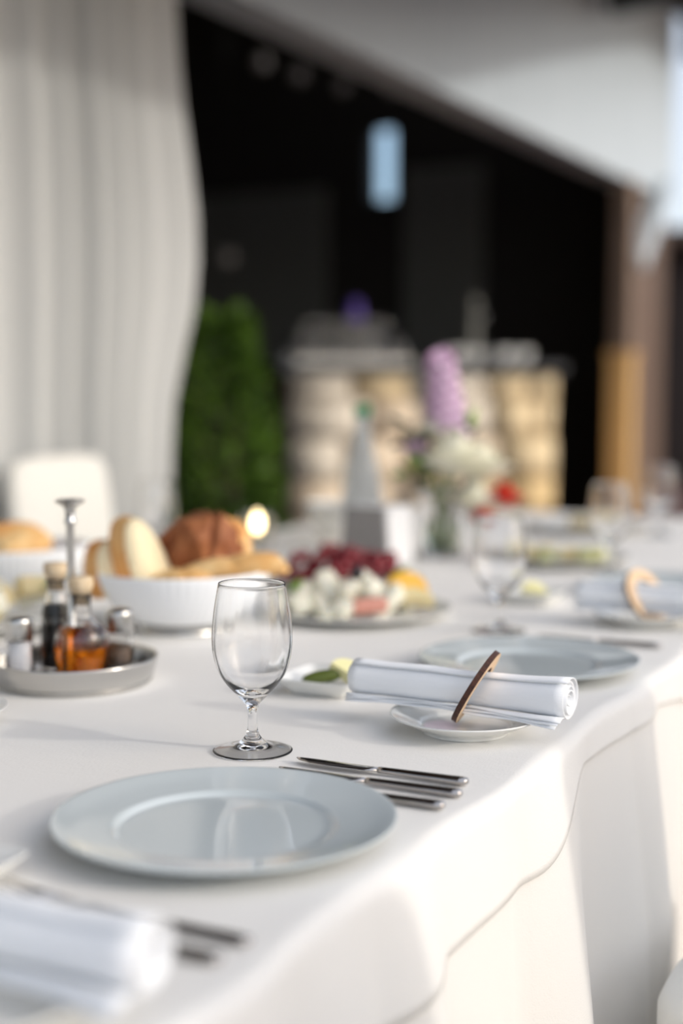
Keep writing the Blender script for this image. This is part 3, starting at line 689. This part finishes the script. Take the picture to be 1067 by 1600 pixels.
tag(leafmesh('salad_leaf', M['leaf'], 0.035, 0.012, at_view(HX, HY, -0.108, 0.01, 0.040), (0.3, -0.3, 1.0)), 'bright green salad leaf at the left of the cheese platter', 'leaf')
tag(leafmesh('salad_leaf', M['leaf'], 0.05, 0.018, at_view(HX, HY, 0.045, 0.045, 0.050), (0.1, -0.4, 0.2)), 'green salad leaf in front of the grapes', 'leaf')
# ---- grapes
GX, GY = -0.690, 2.330
gp = dup(pt, (GX, GY, ZT), 0, 'white platter under the heap of dark red grapes')
gm = None; spots = []
for lay, (zz, ra, rb, cnt) in enumerate([(0.020, 0.124, 0.062, 28), (0.036, 0.118, 0.052, 24), (0.051, 0.105, 0.036, 18), (0.063, 0.07, 0.02, 6)]):
    for i in range(cnt):
        for tr in range(30):
            a = rr.uniform(0, 2*PI); q = math.sqrt(rr.random()); p = (ra*q*math.cos(a), rb*q*math.sin(a), zz+rr.uniform(-.003, .003))
            if all((p[0]-s[0])**2+(p[1]-s[1])**2+(p[2]-s[2])**2 > 0.0172**2 for s in spots): spots.append(p); break
for i, p in enumerate(spots):
    if gm is None:
        gm = blob('grape', (0.0105, 0.0105, 0.0115), M['grape'], None, (0, 0, 0), amp=0.03, sub=3); o = gm
        tag(o, 'dark red grape in the heap behind the cheese platter', 'grape', 'red grapes heaped on the platter')
    else: o = gm.copy(); COL.objects.link(o)
    o.location = at_view(GX, GY, p[0], p[1], p[2]); o.rotation_euler = (rr.uniform(0, 3), rr.uniform(0, 3), 0)

# ---- napkin holder, bottle, vase and flowers
hd = thing('napkin_holder', 'grey tapered napkin holder full of white napkins, behind the grapes', 'napkin holder', (-0.742, 2.600, ZT), math.radians(-4))
for sy in (-1, 1):
    o = box('plate', (0, sy*0.0505, 0.062), (0.112, 0.004, 0.124), M['holder'], hd, bev=0.0012, taper=0.80)
box('floor_plate', (0, 0, 0.002), (0.112, 0.104, 0.004), M['holder'], hd, bev=0.001)
for k in range(12): box('napkin', (0.003, -0.0445+0.0081*k, 0.064), (0.112, 0.0072, 0.118), M['paper'], hd, bev=0.0015, taper=0.86)
bt = thing('water_bottle', 'tall clear water bottle with a green cap behind the napkin holder', 'bottle', (-0.885, 2.830, ZT))
bo = [(0.0, 0.002), (0.044, 0.0), (0.047, 0.004), (0.047, 0.060), (0.046, 0.100), (0.038, 0.160), (0.026, 0.215), (0.017, 0.262), (0.0145, 0.300)]
bi = [(0.0125, 0.300), (0.0150, 0.262), (0.024, 0.214), (0.036, 0.159), (0.044, 0.100), (0.045, 0.060), (0.045, 0.008), (0.0, 0.006)]
lathe('bottle', bo[:3] + smoothprof(bo[3:], 4) + smoothprof(bi[:6], 4) + bi[6:], 56, M['frost'], bt)
lathe('cap', [(0.0150, 0.296), (0.0165, 0.296), (0.0168, 0.318), (0.0150, 0.321), (0.0, 0.321)], 32, M['green_cap'], bt)
lathe('label_band', [(0.0473, 0.030), (0.0476, 0.030), (0.0474, 0.090), (0.0471, 0.090)], 56, M['paper'], bt)

VX, VY = -0.680, 2.800
vs_ = thing('flower_vase', 'clear glass vase of water and green stems under the bouquet', 'vase', (VX, VY, ZT))
lathe('vase', smoothprof([(0.040, 0.0), (0.044, 0.004), (0.040, 0.050), (0.042, 0.100), (0.052, 0.150)], 4) + smoothprof([(0.050, 0.150), (0.0395, 0.100), (0.0375, 0.050), (0.040, 0.010), (0.0, 0.008)], 4) + [], 48, M['glass'], vs_)
lathe('vase_base', [(0.0, 0.0003), (0.0398, 0.0003), (0.0398, 0.006), (0.0, 0.006)], 48, M['glass'], vs_)
lathe('water', [(0.0, 0.0095), (0.0385, 0.0115), (0.0368, 0.050), (0.0375, 0.080), (0.0, 0.080)], 40, M['water'], vs_)
def stemtube(g, pts, r=0.003): return tube('stem', pts, r, M['stem'], g, n=7)
def rel(a, b, z): return (a*math.cos(c2) - b*math.sin(c2), a*math.sin(c2) + b*math.cos(c2), z)
def floret(n_pet, L, W_, m, name='petal_whorl'):
    """one small open flower as a joined whorl of petals"""
    V, Fc = [], []
    for k in range(n_pet):
        a0 = 2*PI*k/n_pet; c, s_ = math.cos(a0), math.sin(a0); b = len(V)
        for (u, w_, z) in ((0.0, 0.1, 0), (0.35, 0.8, 0.22), (0.75, 1.0, 0.30), (1.0, 0.35, 0.18)):
            for q in (-1, 0, 1):
                x = L*u; y = q*w_*W_; zz = L*z + (0 if q == 0 else 0.1*L)
                V.append((x*c - y*s_, x*s_ + y*c, zz))
        for i in range(3):
            for q in range(2): a = b+i*3+q; Fc.append((a, a+1, a+4, a+3))
    me = bpy.data.meshes.new(name); me.from_pydata(V, [], Fc); me.materials.append(m); me.update()
    me.polygons.foreach_set('use_smooth', [True]*len(me.polygons)); return me
lf = floret(5, 0.022, 0.010, M['lilac'])
ls = thing('lilac_flower_spike', 'tall lilac-pink flower spike at the top of the bouquet', 'flower', (VX, VY, ZT))
stemtube(ls, [(0.005, 0, 0.012), (0.008, 0.005, 0.12), rel(0.01, 0, 0.25), rel(0.008, 0, 0.33), rel(-0.004, 0, 0.42)], 0.0035)
for i in range(46):
    t = i/45; z = 0.275 + 0.150*t; a = i*2.4; r = 0.032*(1-0.5*t); cx_ = 0.010 - 0.016*t
    o = bpy.data.objects.new('floret', lf); COL.objects.link(o); o.parent = ls
    x, y, _ = rel(cx_, 0, 0); o.location = (x + r*math.cos(a), y + r*math.sin(a), z)
    o.rotation_euler = Vector((math.cos(a), math.sin(a), 0.5)).to_track_quat('Z', 'Y').to_euler()
def rose(label, a, b, z, R, m, cat='flower', z_base=0.03, tilt=(0, 0, 0)):
    g = thing('rose_blossom', label, cat, (VX, VY, ZT)); x, y, _ = rel(a, b, 0)
    stemtube(g, [(0.012*math.copysign(1, a), 0.004, 0.014), (x*0.3, y*0.3, 0.13), (x*0.8, y*0.8, z*0.75), (x, y, z-R*0.5)], 0.003)
    for layer in range(4):
        k = 5; rl = R*(0.35+0.22*layer)
        for q in range(k):
            a0 = 2*PI*(q/k) + layer*0.7; V, Fc = [], []; n = 6
            for i in range(n+1):
                u = i/n
                for j in range(n+1):
                    v = (j/n-0.5)*2
                    wdt = 0.62*(0.45+0.75*math.sin(PI*(0.15+0.72*u)))
                    rad = rl*(0.25+0.75*math.sin(u*PI*0.55)) ; ang = a0 + v*wdt
                    zz = -R*0.55 + R*(1.35-0.16*layer)*u - (0.25*R*layer*0.33)*u*u - 0.12*R*v*v*u
                    rad += rl*0.22*u*u*(layer*0.4)
                    V.append((x + rad*math.cos(ang), y + rad*math.sin(ang), z + zz))
            for i in range(n):
                for j in range(n): c_ = i*(n+1)+j; Fc.append((c_, c_+1, c_+n+2, c_+n+1))
            mesh('petal', V, Fc, m, g)
    return g
rose('large cream blossom in the middle of the bouquet, under the lilac spike', 0.020, -0.03, 0.215, 0.066, M['cream'])
rose('cream blossom at the right side of the bouquet', 0.076, 0.0, 0.195, 0.060, M['cream'])
rose('low cream blossom hanging over the right side of the vase', 0.066, -0.02, 0.125, 0.046, M['cream'])
rose('white blossom at the upper left of the bouquet', -0.020, -0.01, 0.270, 0.036, M['cream'])
rose('dusky lilac blossom at the left side of the bouquet', -0.055, -0.01, 0.235, 0.032, M['lilac'])
rose('red blossom at the lower right of the bouquet', 0.128, -0.01, 0.130, 0.038, M['red'])
rose('small dark red blossom low in front of the vase', 0.085, -0.03, 0.088, 0.028, M['red'])
fg = thing('bouquet_greenery', 'dark green leaf sprays at the left of the bouquet', 'foliage', (VX, VY, ZT))
for i in range(34):
    a = -0.075 + 0.05*rr.random() + (0.10 if i % 5 == 0 else 0); b = rr.uniform(-0.03, 0.04); z = rr.uniform(0.13, 0.285)
    x, y, _ = rel(a, b, 0)
    leafmesh('leaf', M['darkleaf'] if i % 3 else M['leaf'], 0.055, 0.014, (x, y, z), (rr.uniform(-.6, .6), rr.uniform(-1.2, 0.2), rr.uniform(0, 6.3)), fg)
for i in range(6):
    x, y, _ = rel(-0.06+0.02*i, 0.01, 0)
    stemtube(fg, [(0.02*math.cos(i), 0.02*math.sin(i), 0.014), (x*0.25+0.015*math.cos(i), y*0.25, 0.10), (x*0.7, y*0.7, 0.17), (x, y, 0.25)], 0.0025)

# ---- candle, bowls, far plates with canapes
cn = thing('candle_glass', 'lit tea light in a small glass left of the water bottle', 'candle', (-1.135, 2.800, ZT))
lathe('glass_cup', smoothprof([(0.0, 0.0), (0.028, 0.0), (0.033, 0.004), (0.037, 0.045), (0.036, 0.075)], 3) + smoothprof([(0.0345, 0.075), (0.0355, 0.045), (0.031, 0.008), (0.0, 0.006)], 3), 40, M['glass'], cn)
wx_ = lathe('wax', [(0.0, 0.0065), (0.030, 0.0085), (0.0325, 0.028), (0.0, 0.028)], 32, M['wax'], cn)
tube('wick', [(0, 0, 0.0275), (0.001, 0, 0.036)], 0.0008, M['black'], wx_, n=6)
blob('flame', (0.013, 0.013, 0.024), M['flame'], cn, (0, 0, 0.056), amp=0.0, fn=lambda c: Vector((c.x*(1-0.5*max(0, c.z)/0.02), c.y*(1-0.5*max(0, c.z)/0.02), c.z)))
bw_prof = smoothprof([(0.0, 0.003), (0.028, 0.003), (0.032, 0.0), (0.036, 0.0), (0.040, 0.006), (0.062, 0.030), (0.075, 0.052), (0.0765, 0.053), (0.0745, 0.0535), (0.060, 0.034), (0.036, 0.011), (0.0, 0.009)], 3)
bw = thing('soup_bowl', 'lowest white bowl of the stack left of the water bottle', 'bowl', (-1.04, 3.02, ZT), 0, 'stacked white bowls')
lathe('dish', bw_prof, 56, M['white_china'], bw)
dup(bw, (-1.04, 3.02, ZT+0.016), 0, 'middle white bowl of the stack left of the water bottle')
dup(bw, (-1.04, 3.02, ZT+0.032), 0, 'topmost white bowl of the stack left of the water bottle')
fp = dup(pt, (-0.43, 2.80, ZT), 0, 'white platter of canapes between two blurred goblets')
for i in range(14):
    a, b = rr.uniform(-.09, .09), rr.uniform(-.07, .07)
    m = M['cheese_y'] if i % 3 == 0 else (M['cheese'] if i % 3 == 1 else M['herb'])
    o = box('canape', at_view(-0.43, 2.80, a, b, 0.022), (0.036, 0.030, 0.026), m, None, bev=0.006, rz=rr.uniform(0, 3), smooth=True)
    tag(o, ('pale yellow', 'creamy white', 'pale green')[i % 3] + ' canape on the blurred platter by the goblets', 'canape', ('pale yellow', 'creamy white', 'pale green')[i % 3] + ' canapes on the far platter')
fp2 = dup(pt, (-0.55, 3.42, ZT), 0, 'white platter at the far end of the table')
for i in range(8):
    o = box('canape', at_view(-0.55, 3.42, rr.uniform(-.08, .08), rr.uniform(-.06, .06), 0.024), (0.04, 0.03, 0.03), M['crumb'] if i % 2 else M['cheese'], None, bev=0.006, rz=rr.uniform(0, 3), smooth=True)
    tag(o, ('white cheese' if i % 2 == 0 else 'beige bread') + ' bite on the platter at the far table end', 'canape', ('cheese' if i % 2 == 0 else 'bread') + ' bites on the farthest platter')
# ---- left side across the table
b2 = dup(bk, (-1.125, 1.930, ZT), 0.3, 'second white fluted bread bowl cut by the left frame edge')
o = blob('bread_roll', (0.07, 0.04, 0.035), M['crust'], None, (-1.135, 1.945, ZT+0.095), amp=0.12, sub=4, seed=12, rot=(0, 0, 0.6)); tag(o, 'golden roll in the second bread bowl at the left frame edge', 'bread')
o = blob('bread_roll', (0.05, 0.035, 0.03), M['baguette'], None, (-1.09, 1.91, ZT+0.09), amp=0.12, sub=4, seed=14, rot=(0, 0, 1.2)); tag(o, 'pale roll beside the golden roll in the second bread bowl', 'bread')
p3 = dup(pt, (-0.985, 1.690, ZT), 0, 'white platter of cheese behind the condiment tray at the left frame edge')
for i in range(9):
    o = box('cheese_piece', (-0.985+rr.uniform(-.05, .09), 1.69+rr.uniform(-.08, .08), ZT+0.030+0.012*(i % 3)), (0.055, 0.028, 0.03), M['cheese'] if i % 2 else M['cheese_y'], None, bev=0.004, smooth=True)
    o.rotation_euler = (rr.uniform(-.4, .4), rr.uniform(-.4, .4), rr.uniform(0, 3))
    tag(o, ('white' if i % 2 else 'yellowish') + ' cheese stick on the platter behind the salt shaker', 'cheese', ('white' if i % 2 else 'yellowish') + ' cheese on the left platter')
tag(leafmesh('salad_leaf', M['leaf'], 0.06, 0.02, (-0.93, 1.76, ZT+0.05), (0.2, -0.3, 0.4)), 'green salad leaf on the platter behind the vinegar bottle', 'leaf')

# ================================================================== CHAIRS
def chair(label, loc, rz):
    """covered banquet chair; local +y is the way the sitter faces"""
    c = thing('covered_chair', label, 'chair', loc, rz, 'white covered banquet chairs')
    def shell(name, rows, m, closed=True):
        V, Fc = [], []; n = len(rows[0])
        for r in rows: V += r
        for j in range(len(rows)-1):
            for i in range(n): Fc.append((j*n+i, j*n+(i+1) % n, (j+1)*n+(i+1) % n, (j+1)*n+i))
        Fc.append(tuple(range(n))); Fc.append(tuple(range((len(rows)-1)*n, len(rows)*n)))
        return mesh(name, V, Fc, m, c)
    def sq_ring(hx, hy, cx, cy, z, n=64, e=0.3, wave=0.0):
        out = []
        for i in range(n):
            a = 2*PI*i/n; ca, sa = math.cos(a), math.sin(a); w_ = 1 + wave*math.sin(a*14)
            out.append((cx + hx*w_*math.copysign(abs(ca)**e, ca), cy + hy*w_*math.copysign(abs(sa)**e, sa), z))
        return out
    rows = [sq_ring(.235, .235, 0, 0, 0.02, wave=.035), sq_ring(.228, .228, 0, 0, 0.2, wave=.025), sq_ring(.222, .222, 0, 0, 0.40, wave=.008), sq_ring(.222, .222, 0, 0, 0.455), sq_ring(.214, .214, 0, 0, 0.474), sq_ring(.18, .18, 0, 0, 0.482), sq_ring(.05, .05, 0, 0, 0.485)]
    shell('seat_skirt', rows, M['cover'])
    rows = []
    for z, hx in ((0.46, .215), (0.55, .212), (0.70, .205), (0.82, .20), (0.895, .192), (0.925, .17), (0.935, .10)):
        t = (z-0.46)/0.475; rows.append(sq_ring(hx, .030 if z < .9 else .020, 0, -.185 - .05*t, z, e=.45))
    shell('backrest', rows, M['cover'])
    return c
chair('white covered chair across the table, before the curtain on the left', (-1.57, 2.93, 0), -PI/2)
chair('white covered chair whose seat shows at the bottom right corner', (0.345, 1.64, 0), math.radians(86))
chair('white covered chair drawn up to the nearest dinner plate, right of the frame', (0.37, 0.86, 0), math.radians(90))

# ================================================================== BAR
BR = math.radians(46)
bar = thing('stone_bar', 'beige stone-faced bar counter with a dark slab, inside the opening', 'bar counter', (-3.107, 6.594, 0), BR)
BL, BD, BH = 1.56, 0.55, 1.165
box('body', (BL/2, BD/2+0.05, BH/2), (BL-0.06, BD-0.06, BH), M['mortar'], bar)
box('counter_top', (BL/2-0.02, BD/2+0.02, BH+0.025), (BL+0.10, BD+0.16, 0.05), M['slab'], bar, bev=0.006)
rs = random.Random(5)
def stone_mesh(w, h, d, seed):
    bm = bmesh.new(); bmesh.ops.create_cube(bm, size=1.0)
    for v in bm.verts: v.co = Vector((v.co.x*w, v.co.y*d, v.co.z*h))
    bmesh.ops.bevel(bm, geom=list(bm.edges), offset=min(w, h, d)*0.09, segments=2, affect='EDGES')
    for v in bm.verts: v.co += Vector((noise.noise(v.co*14+Vector((seed, 0, 0))), noise.noise(v.co*14+Vector((0, seed, 3))), noise.noise(v.co*14+Vector((5, 0, seed)))))*0.008
    me = bpy.data.meshes.new('stone'); bm.to_mesh(me); bm.free(); return me
z = 0.0; row = 0
while z < BH-0.04:
    h = min(rs.uniform(0.15, 0.24), BH-z)
    if BH-z-h < 0.06: h = BH-z
    for side in (0, 1):
        x = 0.0 if side == 0 else 0.06; Lm = BL if side == 0 else BD
        while x < Lm-0.02:
            w_ = min(rs.uniform(0.22, 0.46), Lm-x)
            if Lm-x-w_ < 0.10: w_ = Lm-x
            o = link('stone', stone_mesh(w_-0.005, h-0.005, 0.10, rs.uniform(0, 99)), M['stones'][rs.choice((0, 3, 0, 3, 0)) if side == 1 or x > 0.95 else rs.choice((0, 1, 1, 2, 2))], bar)  # golden stones towards the right end: sunlight on the bar put into their colour
            pr = rs.uniform(-0.008, 0.012)
            if side == 0: o.location = (x+w_/2, 0.05-pr, z+h/2)
            else: o.location = (BL-0.04+pr, x+w_/2, z+h/2); o.rotation_euler = (0, 0, PI/2)
            x += w_
    z += h; row += 1
ZB = BH + 0.0505
def on_bar(u, v, z=0.0): return (-3.107 + u*math.cos(BR) - v*math.sin(BR), 6.594 + u*math.sin(BR) + v*math.cos(BR), ZB+z)
tr = thing('glass_tray', 'steel tray of tumblers on the left of the bar', 'tray', on_bar(0.37, 0.20), BR)
box('base', (0, 0, 0.008), (0.66, 0.34, 0.012), M['steel'], tr, bev=0.004); box('rim_front', (0, -0.168, 0.016), (0.66, 0.006, 0.024), M['steel'], tr); box('rim_back', (0, 0.168, 0.016), (0.66, 0.006, 0.024), M['steel'], tr)
tm = thing('tumbler', 'upturned tumbler on the lower tier of the bar tray', 'glass', on_bar(0.09, 0.10, 0.0145), 0, 'tumblers on the lower tier')
lathe('glass_wall', [(0.034, 0.0), (0.036, 0.001), (0.031, 0.108), (0.028, 0.112), (0.0, 0.112), (0.0, 0.100), (0.026, 0.100), (0.0335, 0.002)], 24, M['glass'], tm)
for i in range(8):
    for j in range(3):
        if i or j: dup(tm, on_bar(0.09+i*0.08, 0.11+j*0.09, 0.0145), 0)
for i in range(6):
    for j in range(2): dup(tm, on_bar(0.17+i*0.08, 0.155+j*0.09, 0.127), 0, 'upturned tumbler on the upper tier of the bar tray', 'tumblers on the upper tier')
for i, u in enumerate((0.98, 1.13, 1.28, 1.43)):
    g = thing('serving_bowl', ('leftmost', 'second', 'third', 'rightmost')[i] + ' white bowl on the right of the bar', 'bowl', on_bar(u, 0.14+0.05*(i % 2)), 0, 'white bowls on the bar')
    lathe('shell', smoothprof([(0.030, 0.0), (0.034, 0.001), (0.058, 0.04), (0.066, 0.080), (0.067, 0.082), (0.064, 0.082), (0.054, 0.04), (0.030, 0.006), (0.0, 0.005)], 3), 32, M['white_china'], g)
tp = thing('bar_tap', 'tall grey tap column on the right of the bar', 'tap', on_bar(1.20, 0.34), BR)
lathe('column', [(0.0, 0.0), (0.06, 0.0), (0.06, 0.012), (0.032, 0.02), (0.030, 0.33), (0.034, 0.34), (0.034, 0.37), (0.02, 0.385), (0, 0.387)], 32, M['panel'], tp)
tube('spout', [(0, -0.02, 0.30), (0, -0.09, 0.30), (0, -0.115, 0.28), (0, -0.12, 0.24)], 0.011, M['steel'], tp)
tube('lever', [(0, 0, 0.38), (0, -0.02, 0.45)], 0.009, M['black'], tp)

# ---- potted shrub
px_, py_ = -1.945, 3.96
ps = thing('potted_shrub', 'bushy green potted shrub between the curtain and the stone bar', 'plant', (px_, py_, 0))
lathe('pot', smoothprof([(0.11, 0.0), (0.115, 0.004), (0.15, 0.26), (0.165, 0.30)], 2) + [(0.168, 0.33), (0.155, 0.335), (0.145, 0.29), (0.0, 0.29)], 40, M['pot'], ps)
lathe('soil', [(0.0, 0.292), (0.144, 0.292), (0.144, 0.300), (0.0, 0.305)], 32, M['soil'], ps)
for i in range(5):
    a = i*1.26; tube('stem', [(0.02*math.cos(a), 0.02*math.sin(a), 0.29), (0.05*math.cos(a), 0.05*math.sin(a), 0.7), (0.09*math.cos(a+.4), 0.09*math.sin(a+.4), 1.2)], [0.012, 0.008, 0.004], M['bark'], ps, n=7)
V, Fc = [], []; rl = random.Random(3)
for i in range(2600):
    t = rl.random(); z = 0.36 + 0.98*t
    R_ = 0.170*(0.75+0.35*math.sin(PI*min(1, t*1.05)))*(1.0 if t < 0.75 else 1.0-0.45*((t-0.75)/0.25)**2)
    a = rl.uniform(0, 2*PI); q = R_*math.sqrt(rl.uniform(0.12, 1.0))*(1+0.45*noise.noise(Vector((math.cos(a)*1.6, math.sin(a)*1.6, z*5))))
    p = Vector((q*math.cos(a), q*math.sin(a), z))
    d = Vector((math.cos(a)+rl.uniform(-.8, .8), math.sin(a)+rl.uniform(-.8, .8), rl.uniform(-.3, .9))).normalized()
    s = d.cross(Vector((rl.uniform(-1, 1), rl.uniform(-1, 1), 1))).normalized(); L = rl.uniform(0.035, 0.065); w_ = L*0.27; nrm = d.cross(s)*L*0.12
    b = len(V); V += [p, p+d*L*0.45+s*w_+nrm, p+d*L, p+d*L*0.45-s*w_+nrm, p+d*L*0.5]; Fc += [(b, b+1, b+4), (b+1, b+2, b+4), (b+2, b+3, b+4), (b+3, b, b+4)]
me = bpy.data.meshes.new('foliage'); me.from_pydata([tuple(v) for v in V], [], Fc); me.update()
tag(link('foliage', me, M['plant'], ps), None, kind='stuff')

# ---- lamps in the dark room
def pendant(label, x, y, z, r, m='bulb'):
    g = thing('pendant_lamp', label, 'lamp', (x, y, z), 0, 'small lamps in the dark room')
    blob('globe', (r, r, r), M[m], g, (0, 0, 0), amp=0.0, sub=3)
    lathe('cap', [(0, r*0.9), (r*0.35, r*0.9), (r*0.35, r*1.35), (0, r*1.4)], 16, M['black'], g)
    tube('cord', [(0, 0, r*1.35), (0, 0, 4.2-z)], 0.004, M['black'], g, n=6)
for lab, x, y, z, r in [('round grey globe lamp just right of the curtain in the dark room', -4.18, 7.736, 1.89, 0.05),
                        ('leftmost dim lamp under the dark room ceiling', -4.225, 8.272, 3.19, 0.05),
                        ('second dim lamp under the dark room ceiling', -4.009, 8.38, 3.108, 0.05),
                        ('third dim lamp under the dark room ceiling', -3.758, 8.505, 3.039, 0.045),
                        ('fourth dim lamp above the narrow blue window', -3.259, 8.195, 2.927, 0.045)]:
    pendant(lab, x, y, z, r)
g = thing('table_lamp', 'small purple-shaded lamp on the bar behind the tumblers', 'lamp', on_bar(0.52, 0.46), 0)
lathe('base', [(0, 0), (0.05, 0), (0.05, 0.01), (0.008, 0.02), (0.008, 0.28), (0, 0.28)], 24, M['black'], g)
lathe('shade', [(0.055, 0.22), (0.030, 0.36), (0.028, 0.36), (0.053, 0.22)], 32, M['purple'], g)
